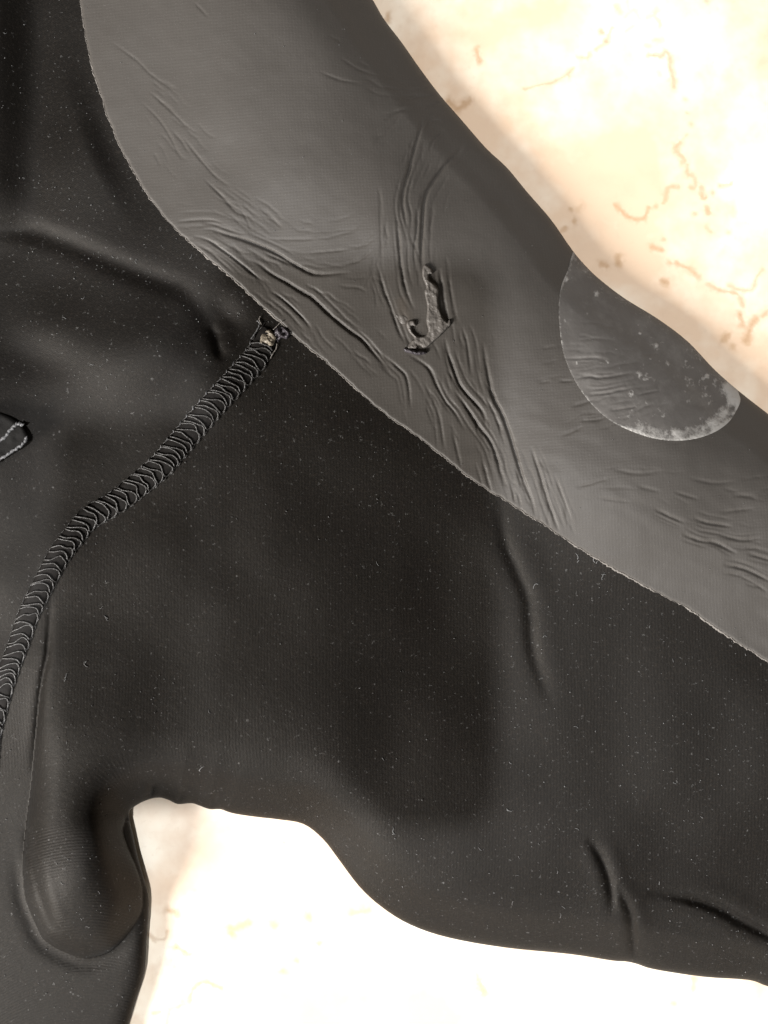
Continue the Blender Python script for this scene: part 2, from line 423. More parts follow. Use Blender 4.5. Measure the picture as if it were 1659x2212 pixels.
# creases in the smooth panel
z_a = z_full + 1.3
A_CREASES = [
    (C_SC([(330, 203), (480, 192), (560, 195), (630, 215)]), 0.55, 3.2),
    (C_SC([(490, 255), (560, 258), (640, 285), (770, 325), (900, 375), (990, 420), (1080, 475), (1170, 525), (1250, 548), (1380, 542), (1460, 535)]), 1.35, 4.6),
    (C_SC([(430, 298), (520, 320), (600, 370), (700, 445), (800, 525), (900, 605)]), 0.85, 3.4),
    (C_SC([(780, 452), (860, 480), (930, 535), (1040, 600), (1130, 655), (1220, 710), (1330, 815), (1440, 905), (1530, 970), (1590, 1035), (1659, 1115), (1720, 1190)]), 1.35, 4.6),
    (C_SC([(930, 650), (1010, 705), (1090, 775), (1150, 835), (1210, 910)]), 0.85, 3.4),
    (C_SC([(440, 350), (540, 400), (620, 470), (700, 540)]), 0.4, 3.0),
    (C_SC([(590, 0), (690, 100), (760, 150), (820, 280)]), 0.24, 3.0), (C_SC([(870, 120), (930, 170), (1010, 245)]), 0.24, 3.0),
    (C_SC([(950, 320), (1100, 320), (1230, 315)]), 0.3, 3.0), (C_SC([(1190, 410), (1360, 395), (1450, 385)]), 0.4, 3.0), (C_SC([(1430, 485), (1520, 455), (1600, 390)]), 0.4, 3.4),
    (C_TL([(480, 180), (590, 260), (650, 320), (720, 370), (770, 415)]), 0.26, 3.2), (C_TL([(640, 390), (740, 480), (800, 540), (860, 580)]), 0.28, 3.2),
    (C_TL([(610, 440), (690, 520), (740, 600), (790, 700)]), 0.26, 3.2), (C_TL([(780, 580), (860, 680), (930, 760), (1000, 810)]), 0.36, 3.4),
    (C_TL([(880, 770), (960, 850), (1020, 915), (1090, 940)]), 0.40, 3.4), (C_TL([(1140, 900), (1220, 985)]), 0.25, 3.2), (C_TL([(840, 10), (900, 75)]), 0.25, 3.2),
    (C_TL([(1640, 800), (1645, 1000), (1650, 1200)]), 0.25, 4), (C_TL([(1380, 310), (1470, 345), (1560, 360)]), 0.28, 3.6), (C_TL([(1470, 250), (1550, 300), (1640, 330)]), 0.25, 3.4),
    (C_TR([(165, 510), (150, 580), (130, 650), (105, 750), (80, 850), (88, 930), (100, 985)]), 1.45, 4.4),
    (C_TR([(350, 620), (325, 650), (260, 720), (190, 820), (170, 900), (165, 1000), (162, 1080), (166, 1180)]), 1.6, 4.8),
    (C_TR([(195, 655), (215, 605), (265, 560)]), 0.5, 3.6), (C_TR([(180, 560), (210, 525), (250, 520)]), 0.4, 3.4),
    (C_TR([(0, 375), (70, 390)]), 0.3, 3.6), (C_TR([(70, 440), (150, 420), (230, 415)]), 0.6, 3.6), (C_TR([(0, 520), (60, 480), (110, 465)]), 0.4, 4),
    (C_TR([(55, 930), (65, 1050), (75, 1150), (95, 1250), (130, 1340)]), 1.0, 4.0),
    (C_MR([(240, 170), (250, 250), (265, 350), (285, 430)]), 1.0, 4.6),
    (C_MR([(-30, 150), (0, 260), (30, 340), (60, 430), (95, 500)]), 0.7, 4.0),
    (C_MR([(262, 470), (275, 530), (295, 590), (330, 680), (400, 760), (430, 800), (440, 860)]), 1.25, 4.8),
    (C_MR([(335, 420), (360, 500), (378, 640)]), 0.55, 3.8),
    (C_MR([(428, 490), (445, 600), (470, 720), (510, 800), (540, 880), (570, 980), (600, 1080), (640, 1180), (660, 1260)]), 1.4, 5.0),
    (C_MR([(100, 540), (190, 600), (230, 680), (265, 745), (310, 800), (350, 870)]), 0.8, 4.4),
    (C_MR([(335, 740), (400, 840), (460, 920), (490, 1000), (520, 1120)]), 1.1, 4.8),
    (C_MR([(0, 550), (60, 600), (100, 650), (115, 780)]), 0.65, 3.6),
    (C_MR([(635, 940), (650, 990), (680, 1080), (710, 1180), (760, 1320)]), 1.0, 4.4),
    (C_MR([(735, 1060), (780, 1180), (815, 1280)]), 0.5, 4.0),
    (C_MR([(210, 730), (240, 820), (262, 960)]), 0.5, 4.0), (C_MR([(295, 870), (335, 1040)]), 0.4, 4.0), (C_MR([(425, 1000), (465, 1140)]), 0.5, 4.0), (C_MR([(545, 1090), (570, 1190)]), 0.5, 4.0),
    # ribs across the patch and below it
    (C_PA([(215, 830), (330, 830), (430, 825), (530, 838)]), 0.5, 4.0), (C_PA([(290, 975), (400, 955), (450, 965), (560, 955), (720, 925)]), 0.75, 4.0),
    (C_PA([(390, 1085), (510, 1075), (600, 1055), (700, 1042)]), 0.75, 4.0), (C_PA([(730, 1090), (830, 1065), (900, 1055)]), 0.5, 3.6), (C_PA([(540, 1198), (650, 1180), (740, 1168)]), 0.55, 3.6),
    (C_PA([(680, 1250), (740, 1190), (850, 1145)]), 0.5, 3.6), (C_PA([(180, 990), (290, 985)]), 0.45, 4), (C_PA([(270, 1170), (400, 1130), (450, 1100)]), 0.45, 4), (C_PA([(330, 1270), (460, 1260), (520, 1225)]), 0.5, 4),
    (C_PA([(200, 1375), (300, 1335), (350, 1300)]), 0.4, 4), (C_PA([(300, 700), (450, 690), (600, 700)]), 0.3, 4), (C_PA([(60, 760), (160, 740)]), 0.25, 4), (C_PA([(40, 1000), (130, 985)]), 0.25, 4),
    (C_BR([(1000, 300), (1100, 350), (1180, 380)]), 0.65, 4.6), (C_BR([(1220, 350), (1300, 380), (1450, 402)]), 0.8, 4.6), (C_BR([(1160, 445), (1260, 485), (1350, 500), (1480, 560)]), 1.0, 5.0),
    (C_BR([(1370, 450), (1500, 480), (1620, 468)]), 0.7, 4.6), (C_BR([(1400, 625), (1520, 650), (1680, 725)]), 1.0, 5.0), (C_BR([(1540, 560), (1720, 610)]), 0.7, 4.6), (C_BR([(1380, 320), (1580, 298)]), 0.4, 4.6),
    (C_BR([(540, 175), (640, 150), (720, 125)]), 0.35, 4.6), (C_BR([(1110, 200), (1260, 245)]), 0.4, 4.6), (C_BR([(760, 70), (900, 95), (1050, 80)]), 0.35, 5), (C_BR([(900, 170), (1040, 200)]), 0.3, 5),
    (C_BR([(1200, 120), (1340, 150), (1480, 140)]), 0.35, 5), (C_BR([(1450, 220), (1600, 235)]), 0.4, 5), (C_BR([(700, 240), (860, 260)]), 0.25, 5),
]
for pts, dep, wid in A_CREASES:
    groove(z_a, pts, dep * 0.64, wid * 0.72, 0.03, rwidth=3.6)
    if dep > 0.45:                                     # finer creases that run along the main one
        Pq = np.array(pts); tq = np.gradient(Pq, axis=0); tq /= np.linalg.norm(tq, axis=1)[:, None]; nq = np.stack([-tq[:, 1], tq[:, 0]], 1)
        for q in range(3):
            o_ = rng.uniform(7, 20) * rng.choice([-1, 1]); m_ = len(Pq); i0 = rng.integers(0, max(m_ - 3, 1)); i1 = min(m_, i0 + rng.integers(3, 6))
            sub_ = Pq[i0:i1] + nq[i0:i1] * (o_ + rng.normal(0, 2.0, (i1 - i0, 1)))
            if len(sub_) > 1: groove(z_a, sub_.tolist(), dep * rng.uniform(0.10, 0.22), 2.5, 0.0)
# fine skin creases that follow the run of the big ones and branch off them
cp, ct, cd = [], [], []
for pts, dep, wid in A_CREASES:
    q = smooth(pts, 3); t_ = np.gradient(q, axis=0); t_ /= np.linalg.norm(t_, axis=1)[:, None]
    cp.append(q); ct.append(t_); cd.append(np.full(len(q), dep))
cp, ct, cd = np.vstack(cp), np.vstack(ct), np.concatenate(cd)
for q in range(330):
    k_ = rng.integers(len(cp))
    p = cp[k_] + rng.normal(0, 26, 2); dirv = ct[k_].copy(); line = [p.copy()]
    for st in range(rng.integers(3, 9)):
        w2 = np.exp(-((cp - p) ** 2).sum(1) / 45.0 ** 2); al = np.sign(ct @ dirv); 
        dv = (ct * (al * w2)[:, None]).sum(0) + 0.25 * dirv * w2.sum() + 1e-6 * dirv; dv /= np.linalg.norm(dv)
        a_ = rng.normal(0, 0.16); dv = np.array([dv[0] * math.cos(a_) - dv[1] * math.sin(a_), dv[0] * math.sin(a_) + dv[1] * math.cos(a_)])
        p = p + dv * 11; dirv = dv; line.append(p.copy())
    groove(z_a, line, rng.uniform(0.05, 0.18) * (0.5 + 0.6 * min(cd[k_], 1.2)), rng.uniform(2.3, 3.2), 0.0, n=3)
z_a += 0.07 * vnoise(X, Y * 2.2 - X * 0.5, 46, 21) * sstep(950, 1150, X) * sstep(720, 900, Y)       # fine puckers on the forearm side
z_a += 0.05 * vnoise(X, Y, 26, 22)

# creases in the knit panels
z_bc = z_b + z_c * (1 - sstep(-30, 30, d_b)) * (1 - sstep(1250, 1450, Y))
groove(z_bc, [(-160, 440), (-60, 478), (0, 492), (70, 500), (130, 520), (200, 548), (260, 573), (330, 600), (390, 622), (425, 655), (450, 700), (470, 740)], 1.6, 24, 0.0)
groove(z_bc, [(455, 700), (468, 740), (480, 780)], 1.0, 10)
groove(z_bc, [(52, 1800), (43, 1861), (46, 1930), (56, 1968), (83, 2028), (104, 2049), (130, 2064), (182, 2082), (236, 2070), (272, 2041), (306, 1992)], 0.9, 18, 0.0)
groove(z_bc, C_BL([(190, 420), (205, 600), (240, 800), (290, 960), (340, 1070), (400, 1110)]), 1.6, 9, 0.3)
groove(z_bc, [(1078, 1070), (1092, 1170), (1120, 1240), (1142, 1300), (1150, 1390), (1165, 1450), (1192, 1525)], 0.9, 14, 0.3)
groove(z_bc, C_BO([(1100, 480), (1130, 510), (1160, 570), (1178, 640), (1180, 720)]), 1.2, 10, 0.3)
groove(z_bc, C_BO([(1195, 620), (1220, 670), (1238, 720), (1245, 790), (1252, 860)]), 1.0, 9, 0.3)
groove(z_bc, C_BO([(1285, 645), (1400, 660), (1500, 690), (1580, 735), (1659, 775), (1760, 840)]), 1.8, 12, 0.3)
groove(z_bc, [(110, 1290), (103, 1410), (93, 1460), (82, 1560), (70, 1680)], 0.8, 7, 0.2)
for x0, y0, x1, y1 in ((318, 1728, 330, 1690), (384, 1737, 392, 1700), (453, 1748, 462, 1712)):
    groove(z_bc, [(x0, y0), ((x0 + x1) / 2 + 3, (y0 + y1) / 2), (x1, y1)], 0.7, 7, 0.3)
z_bc += 0.015 * vnoise(X, Y, 18, 31)

z_a *= MM; z_bc *= MM
rim = np.where(d_out < 12, 1.0, 0.0)

# direction of the knit: upright on the sleeve, fanning round the armpit, sweeping in arcs over the tongue
px, py = 300.0, 1745.0
ang = np.arctan2(X - px, py - Y)                       # 0 = up, negative to the left
rad = np.hypot(X - px, Y - py)
fan_w = (1 - sstep(95, 150, rad)) * ((X < px) & (Y < py + 30))
arc_w = sstep(py + 20, py + 70, Y) * (X < px + 60)
up_w = np.where(X < px, sstep(150, 260, rad) * (1 - sstep(py - 110, py - 30, Y)), 1.0)
arc = -(Y - py) + 0.0016 * (X - 185) ** 2
rib_b = np.where(fan_w > 0.02, 75 * ang, np.where(arc_w > 0.02, arc, X - px)) / 6.6
rib_bw = np.where(fan_w > 0.02, fan_w * 1.4, np.where(arc_w > 0.02, arc_w * 2.2, 0.0)); rib_bu = np.where((fan_w > 0.02) | (arc_w > 0.02), 0.0, up_w)
rib_c = np.where(Y < 1900, (X * 0.50 + Y * 0.86), Y - 0.0016 * (X - 185) ** 2) / 6.4
rib_cw = 1.8 * sstep(1900, 2000, Y); rib_cu = 0.7 * (1 - sstep(1500, 1800, Y))

# ------------------------------------------------------------------ floor
floor_x = spaced(-90, W + 90, 2.6, 5200, 40); floor_y = spaced(-90, H + 90, 2.6, 5200, 40)
FG = Grid(floor_x, floor_y)
vein = np.zeros(FG.X.shape)
def vein_line(pts, width, strength):
    P = smooth(pts, 4) if len(pts) > 1 else np.array([pts[0], (pts[0][0] + 1.5, pts[0][1] + 1.0)])
    w = FG.window(P.min(0), P.max(0), width * 5)
    sub = Grid(FG.xs[w[1]], FG.ys[w[0]])
    if sub.X.size == 0: return
    d, t, _ = sub.dist(P, width * 5)
    k = 1 + 0.55 * vnoise(sub.X, sub.Y, 11, 41) + 0.35 * vnoise(sub.X, sub.Y, 5, 42)
    v = np.exp(-(d / (1.2 * width * np.maximum(k, 0.25))) ** 2) * strength * 0.72
    vein[w] = np.maximum(vein[w], v)
FLV = [([(245, 520), (340, 492), (410, 480), (440, 462), (495, 432), (530, 395)], 4, .75), ([(495, 432), (500, 440)], 6, .8), ([(555, 335), (605, 335), (622, 315)], 5, .7), ([(660, 285), (715, 245), (740, 185), (755, 160)], 4, .75),
       ([(715, 240)], 6, .9), ([(690, 185)], 5, .9), ([(780, 40), (800, 70)], 6, .6), ([(830, 100), (850, 75), (880, 60), (915, 105)], 5, .5), ([(830, 185), (880, 150)], 5, .5), ([(840, 0), (850, 60)], 4, .4),
       ([(960, 100), (1000, 85), (1010, 65)], 6, .6), ([(1000, 95), (1030, 130), (1030, 155)], 5, .6), ([(990, 235), (1050, 235)], 6, .5), ([(950, 260), (970, 270)], 5, .5),
       ([(970, 322), (1040, 325), (1065, 300), (1085, 330), (1090, 390), (1105, 440), (1115, 505)], 5.5, .85), ([(1020, 415), (1030, 435)], 5, .5), ([(1175, 575)], 4, .55), ([(1185, 655)], 4, .6), ([(1210, 720)], 4, .55), ([(1190, 780), (1150, 825)], 3, .5),
       ([(1145, 830), (1120, 860), (1132, 880)], 6, .9), ([(1140, 890), (1175, 930), (1160, 940)], 6, .8), ([(1190, 960), (1195, 1010), (1230, 1030), (1235, 1085), (1205, 1090)], 5, .75),
       ([(1140, 1085), (1080, 1090), (1065, 1150), (1050, 1180)], 5, .75), ([(1005, 1200)], 6, .7), ([(965, 1205), (940, 1265), (890, 1275), (840, 1255), (800, 1220), (770, 1190)], 5, .9),
       ([(1270, 1090), (1280, 1150), (1300, 1150)], 6, .85), ([(1335, 1120)], 5, .7), ([(1380, 1078), (1445, 1070)], 5, .8), ([(1230, 1240)], 5, .8), ([(1300, 1200), (1315, 1240)], 6, .9), ([(1300, 1320), (1330, 1350)], 5, .5),
       ([(1430, 1350)], 5, .6), ([(1450, 1180), (1460, 1240)], 7, .35), ([(510, 1215)], 4, .8), ([(530, 1285)], 5, .9), ([(555, 1215), (575, 1190)], 5, .5), ([(460, 1340), (480, 1320)], 5, .9), ([(1050, 1390)], 5, .7),
       ([(990, 1435), (1040, 1455)], 6, .9), ([(695, 1535), (720, 1545)], 6, 1.), ([(790, 1490), (790, 1530)], 6.5, 1.), ([(1300, 5)], 5, .6)]
for p, w_, s_ in FLV: vein_line(C_FL(p), w_, s_)
for p, w_, s_ in [([(965, 150)], 5, .8), ([(1010, 145), (1040, 170), (1110, 200), (1165, 250)], 5, .85), ([(1240, 300), (1330, 350), (1440, 370), (1480, 450)], 4.5, .8), ([(1380, 310), (1450, 340), (1550, 340), (1575, 260), (1620, 200)], 4.5, .75),
                  ([(1460, 520), (1480, 590)], 6, .95), ([(1340, 700), (1380, 660)], 6, .9), ([(1510, 700), (1530, 620), (1570, 550)], 7, 1.), ([(1620, 530), (1670, 480)], 5, .9), ([(910, 280), (945, 290)], 6, .95), ([(1410, 740)], 5, .8)]:
    vein_line(C_PA(p), w_, s_)
for p, w_, s_ in [([(15, 90), (20, 60)], 5, 1.), ([(400, 215), (412, 265)], 6, .95), ([(280, 440), (320, 470), (372, 435)], 7, 1.)]: vein_line(C_TR(p), w_, s_)
for p, w_, s_ in [([(1100, 970), (1160, 990)], 7, .9), ([(960, 1115), (1020, 1160), (1080, 1150), (1090, 1110)], 5, .75), ([(1150, 1210), (1190, 1230), (1240, 1262)], 7, 1.), ([(1120, 1290), (1135, 1340)], 7, .5), ([(1000, 1645), (1045, 1630)], 5, .9),
                  ([(1090, 1720), (1110, 1620), (1190, 1590), (1190, 1560)], 6, .8), ([(1240, 1560), (1260, 1490), (1300, 1450), (1350, 1440), (1440, 1475)], 6, .95), ([(1505, 1090), (1515, 1120)], 7, .95), ([(1610, 1050)], 6, .9), ([(1275, 840)], 4, .4)]:
    vein_line(C_BL(p), w_, s_)
for p, w_, s_ in [([(10, 760), (60, 740)], 6, .9), ([(140, 745)], 6, .8), ([(245, 720)], 6, .9), ([(275, 800)], 7, .9), ([(165, 885)], 6, .8), ([(380, 710), (430, 700)], 6, .7), ([(170, 490)], 5, .9), ([(765, 905), (775, 930), (790, 960)], 10, .95),
                  ([(1430, 910), (1430, 945)], 5, .8), ([(1370, 985)], 6, .8), ([(210, 855)], 5, .7)]:
    vein_line(C_BO(p), w_, s_)
fz = np.zeros(FG.X.shape)
nyf, nxf = FG.X.shape
ii = np.arange(nyf * nxf).reshape(nyf, nxf)
FF = np.stack([ii[:-1, :-1], ii[1:, :-1], ii[1:, 1:], ii[:-1, 1:]], -1).reshape(-1, 4)
floor = mesh_object('floor', np.stack(at(FG.X.ravel(), FG.Y.ravel(), fz.ravel()), 1), FF, M_FLOOR, attrs={'vein': vein.ravel()})
floor['kind'] = 'structure'; floor['label'] = 'cream stone tile floor with broken brown veins'

# ------------------------------------------------------------------ wetsuit
suit = bpy.data.objects.new('wetsuit', None); COL.objects.link(suit)
suit.empty_display_size = 0.05
suit['label'] = 'worn black neoprene wetsuit sleeve and shoulder lying flat on the cream stone floor'
suit['category'] = 'wetsuit'

seam_left = np.vstack([SEAM, [(-900, 2300), (-900, -800), (640, -800), (680, 690)]])
d_c = G.sdf(seam_left, 120)                                   # torso side of the seam
under_a = d_a < 26
flat = np.full(X.shape, 0.0006)
skirt_out = np.where(d_out < 14, np.maximum(z_bc - 0.0004, 0.0006), 0.0008)
sd_b = np.minimum(np.minimum(d_out, 26 - d_a), 9 - d_c)
sd_c = np.minimum(np.minimum(d_out, 26 - d_a), 9 + d_c)
sheet('underarm_panel', G, sd_b, z_bc, M_JERSEY, suit, {'rib': rib_b, 'ribw': rib_bw, 'ribu': rib_bu}, skirt_out, inset=26)
body = sheet('body_panel', G, sd_c, z_bc - 0.00005, M_JERSEY_BODY, suit, {'rib': rib_c, 'ribw': rib_cw, 'ribu': rib_cu}, skirt_out, inset=10)
stain = np.exp(-((G.dist(smooth(C_GL([(500, 800), (520, 900), (560, 1000)]), 4), 60)[0]) / 12) ** 2) * 0.12
sd_A = np.minimum(d_out, d_a)
z_a_edge = z_a - 0.0006 * (1 - roll(np.maximum(d_a, 0), 7))
skirt_a = np.where(d_out < d_a, np.maximum(z_a_edge - 0.0004, 0.0006), 0.0016)
shoulder = sheet('shoulder_panel', G, sd_A, z_a_edge, M_SKIN, suit, {'stain': stain}, skirt_a, inset=26)
shoulder['label'] = 'grey smooth rubber panel with wrinkles'
TOP = np.where(d_a > 0, z_a_edge, z_bc)

def on(x, y, lift=0.0):
    return np.stack(at(np.asarray(x, float), np.asarray(y, float), G.sample(TOP, x, y) + lift), -1)

# frayed cut edge of the smooth panel
P = a_line[(a_line[:, 1] > -300) & (a_line[:, 0] < 1950)]
L = np.concatenate([[0], np.cumsum(np.hypot(*np.diff(P, axis=0).T))]); s = np.arange(0, L[-1], 2.6)
ex, ey = np.interp(s, L, P[:, 0]), np.interp(s, L, P[:, 1])
amount = np.interp(ex, [170, 190, 260, 300, 320, 360, 410, 440, 500, 600, 640, 700, 900, 1000, 1150, 1230, 1300, 1659, 1900], [.75, .9, .7, 1.1, .9, .5, .6, 1.6, 2.0, 1.7, .9, .8, .75, .8, .8, 1.3, 1.7, 1.8, 1.8])
g = np.gradient(np.stack([ex, ey], 1), axis=0); g /= np.linalg.norm(g, axis=1)[:, None]; nx_, ny_ = -g[:, 1], g[:, 0]
off = 0.6 + rng.normal(0, 0.7, len(s))
ex2, ey2 = ex + nx_ * off, ey + ny_ * off
pos = np.stack(at(ex2, ey2, G.sample(z_a, ex - nx_ * 3, ey - ny_ * 3) - 0.00050 + rng.normal(0, 0.00008, len(s))), 1)
rad_ = 0.00013 * amount * np.clip(1 + vnoise(s, s * 0, 7, 51) * 0.8 + vnoise(s, s * 0, 40, 52) * 0.5, 0.25, 2.2)
V, F = tube(pos, rad_, 6)
mesh_object('frayed_edge', V, F, M_RAW, suit)

# oval patch glued on the elbow
PATCH = np.array(C_PA([(290, 60), (245, 200), (200, 310), (180, 450), (185, 600), (210, 780), (270, 940), (340, 1060), (420, 1160), (520, 1250), (620, 1310), (740, 1360), (860, 1395), (1000, 1410), (1150, 1395), (1280, 1350), (1380, 1280), (1440, 1190),
                       (1465, 1120), (1450, 1060), (1460, 960), (1300, 750), (900, 430), (500, 200), (380, 60)]))
w = (slice(*np.searchsorted(G.ys, [500, 1000])), slice(*np.searchsorted(G.xs, [1170, 1660])))
PG = Grid(np.arange(1175, 1640, 1.6), np.arange(510, 990, 1.6))
d_p = PG.sdf(smooth(PATCH, 5, True), 120)
po = PG.sdf(OUTLINE, 200)
zp = G.sample(z_a, PG.X, PG.Y) + 0.00012 * roll(np.maximum(d_p, 0) + 0.3, 6) + 0.00004
low_rim = sstep(1330, 1480, PG.X) * sstep(820, 930, PG.Y)
rim_d = np.maximum(d_p, 0)
band = np.exp(-(rim_d / 6) ** 2) * (0.42 + 0.45 * sstep(1320, 1345, PG.X) * sstep(850, 910, PG.Y)) + np.exp(-((rim_d - 18) / 17) ** 2) * 0.60 * np.maximum(sstep(1330, 1370, PG.X) * sstep(870, 905, PG.Y), sstep(1500, 1550, PG.X))
band += 0.30 * np.exp(-np.maximum(po, 0) / 45.0)
for bx, by, bs in C_PA([(0, 0)]) and [(*C_PA([(a, b)])[0], c) for a, b, c in [(225, 560, 5), (380, 515, 5), (440, 370, 8), (240, 270, 6), (320, 860, 7), (525, 850, 6), (750, 930, 11), (800, 945, 6), (690, 1070, 8), (610, 1260, 8), (655, 1300, 6), (910, 1215, 12), (760, 1345, 8), (930, 1300, 11), (860, 735, 8), (730, 720, 7), (950, 860, 8),
                                                                       (1020, 950, 8), (990, 1065, 6), (1110, 1130, 8), (870, 1000, 5), (755, 650, 4), (1215, 1090, 8), (1100, 1000, 14), (1200, 950, 14), (1290, 1230, 10), (1180, 1260, 9)]]:
    band = np.maximum(band, np.exp(-((PG.X - bx) ** 2 + (PG.Y - by) ** 2) / (bs * 1.15) ** 2) * (0.48 + 0.34 * vnoise(PG.X, PG.Y, 4.5, 61) + 0.16 * vnoise(PG.X, PG.Y, 11, 63)))
band = np.maximum(band, 0.36 * np.clip(vnoise(PG.X, PG.Y, 13, 66) + 0.7 * vnoise(PG.X, PG.Y, 5, 67) - 0.30 + 0.35 * sstep(1330, 1520, PG.X), 0, 1.2))
band *= 0.85 + 0.45 * vnoise(PG.X, PG.Y, 24, 64) + 0.25 * vnoise(PG.X, PG.Y, 9, 65)
zp += 0.00022 * np.clip(band - 0.3, 0, 1) * np.clip(vnoise(PG.X, PG.Y, 5, 62) + 0.3, 0, 1)
patch = sheet('elbow_patch', PG, np.minimum(d_p, po), zp, M_PATCH, suit, {'crust': band}, np.full(zp.shape, 0.0004), inset=0.5, rings=2)
patch['label'] = 'oval rubber patch with whitish glue crust round its lower rim'

# lumpy glue repair over a tear
REP = smooth(C_GL([(760, 390), (830, 440), (838, 490), (800, 500), (812, 565), (900, 640), (902, 780), (922, 900), (960, 970), (1000, 1015), (1025, 985), (1040, 1040), (975, 1110), (905, 1185), (850, 1230), (780, 1290), (735, 1300),
                   (700, 1275), (650, 1312), (565, 1300), (605, 1225), (640, 1195), (585, 1130), (553, 1050), (575, 1005), (640, 998), (658, 1060), (612, 1062), (632, 1130), (690, 1170), (755, 1165), (790, 1110), (770, 1000), (780, 850), (750, 690), (770, 640), (730, 530), (728, 440)]), 4, True)
def blob(name, poly, height, mat, amp, seed, step=0.8, soft=7.0, sink=0.00015):
    mn, mx = poly.min(0) - 4, poly.max(0) + 4
    g_ = Grid(np.arange(mn[0], mx[0], step), np.arange(mn[1], mx[1], step))
    d_ = g_.sdf(poly, 40)
    h_ = height * roll(np.maximum(d_, 0), soft) * (1 + amp * vnoise(g_.X, g_.Y, 7.5, seed) + amp * 0.3 * vnoise(g_.X, g_.Y, 2.8, seed + 1))
    zt = G.sample(TOP, g_.X, g_.Y)
    zt = np.maximum(zt, G.sample(TOP, g_.X + 9, g_.Y) * 0.5 + G.sample(TOP, g_.X - 9, g_.Y) * 0.5)   # bridges the crease below it
    return sheet(name, g_, d_, zt + h_ - sink, mat, suit, None, np.full(zt.shape, 0.0011), inset=0.3, rings=2)
blob('glue_repair', REP, 0.0013, M_REPAIR, 0.16, 71, soft=6)['label'] = 'lumpy grey glue repair over a tear'
blob('dark_residue', smooth(C_GL([(530, 1300), (600, 1310), (680, 1325), (765, 1335), (770, 1362), (690, 1378), (600, 1360), (535, 1340)]), 4, True), 0.0018, M_RESIDUE, 0.4, 75)
blob('glue_smear', smooth(C_GL([(440, 935), (520, 945), (600, 985), (560, 1005), (545, 1040), (480, 1030), (455, 980)]), 4, True), 0.0003, M_REPAIR, 0.6, 78, soft=12)

# ------------------------------------------------------------------ stitched seam
L = np.concatenate([[0], np.cumsum(np.hypot(*np.diff(SEAM, axis=0).T))])
def seam_frame(s):
    x, y = np.interp(s, L, SEAM[:, 0]), np.interp(s, L, SEAM[:, 1])
    x2, y2 = np.interp(s + 6, L, SEAM[:, 0]), np.interp(s + 6, L, SEAM[:, 1])
    x1, y1 = np.interp(s - 6, L, SEAM[:, 0]), np.interp(s - 6, L, SEAM[:, 1])
    tx, ty = x2 - x1, y2 - y1; l = np.maximum(np.hypot(tx, ty), 1e-6); tx, ty = tx / l, ty / l
    return x, y, tx, ty, -ty * -1 * -1, tx            # right-hand side (towards the sleeve)
def half_width(s): return np.interp(s, [0, 60, 300, 700, 1100, 2000], [20, 26, 26, 23, 20, 20])
def ridge(n): return 0.0010 * np.sqrt(np.clip(1 - np.abs(n) ** 2.4, 0, 1))
def seam_pt(s, n, lift=0.0):
    """n = -1 body side .. +1 sleeve side"""
    x, y = np.interp(s, L, SEAM[:, 0]), np.interp(s, L, SEAM[:, 1])
    a, b = s + 7, s - 7
    tx = np.interp(a, L, SEAM[:, 0]) - np.interp(b, L, SEAM[:, 0]); ty = np.interp(a, L, SEAM[:, 1]) - np.interp(b, L, SEAM[:, 1])
    l = np.hypot(tx, ty); tx, ty = tx / l, ty / l
    rx, ry = -ty, tx                                  # direction turned by 90 degrees
    if True: rx, ry = ty, -tx
    hw = half_width(s) * n
    xx, yy = x + rx * hw, y + ry * hw
    return np.array(at(xx, yy, G.sample(z_bc, xx, yy) + ridge(n) + lift))
SEAM_START, SEAM_END = 22.0, 1500.0
ss = np.arange(SEAM_START, SEAM_END, 6.0); nn = np.linspace(-1, 1, 15)
V = [seam_pt(a, b, -0.0002 if abs(b) > .99 else 0.00006 * math.sin(a / 4.2)) for a in ss for b in nn]
k = len(nn); F = [(i * k + j, i * k + j + 1, (i + 1) * k + j + 1, (i + 1) * k + j) for i in range(len(ss) - 1) for j in range(k - 1)]
seam = mesh_object('seam', V, F, M_SEAM, suit)
seam['label'] = 'raised overlocked seam running down from the panel edge'

def pt_line(ctrl, s0, sp, lift=0.00012):
    c = smooth(ctrl, 4); return [seam_pt(s0 + a * sp, float(np.clip(b, -1.04, 1.04)), lift) for a, b in c]
s0 = SEAM_START + 44.0; stitch_n = 0
while s0 < 1440:
    sp = np.interp(s0, [0, 350, 700, 1500], [21.0, 22.0, 28.0, 29.0]) * random.uniform(0.9, 1.1)
    j = lambda a: random.uniform(-a, a) * 1.9
    t1 = [(0.55 + j(.06), -1.0), (0.12 + j(.08), -0.45), (-0.22 + j(.08), 0.1), (-0.36 + j(.06), 0.6), (-0.12 + j(.06), 0.95), (0.34 + j(.05), 1.04), (0.60, 0.93)]
    t2 = [(-0.20 + j(.05), -0.98), (-0.50 + j(.06), -0.5), (-0.66 + j(.08), 0.0), (-0.62 + j(.08), 0.5), (-0.42 + j(.05), 0.9)]
    r = 0.00034 * random.uniform(0.88, 1.12)
    parts = []
    for c in (t1, t2):
        p = pt_line(c, s0, sp); rr = r * (1 + 0.16 * np.cos(np.arange(len(p)) * 2.1))
        parts.append(tube(p, rr, 5))
    V, F = join(parts)
    mesh_object('stitch', V, F, M_THREAD, seam)
    s0 += sp; stitch_n += 1
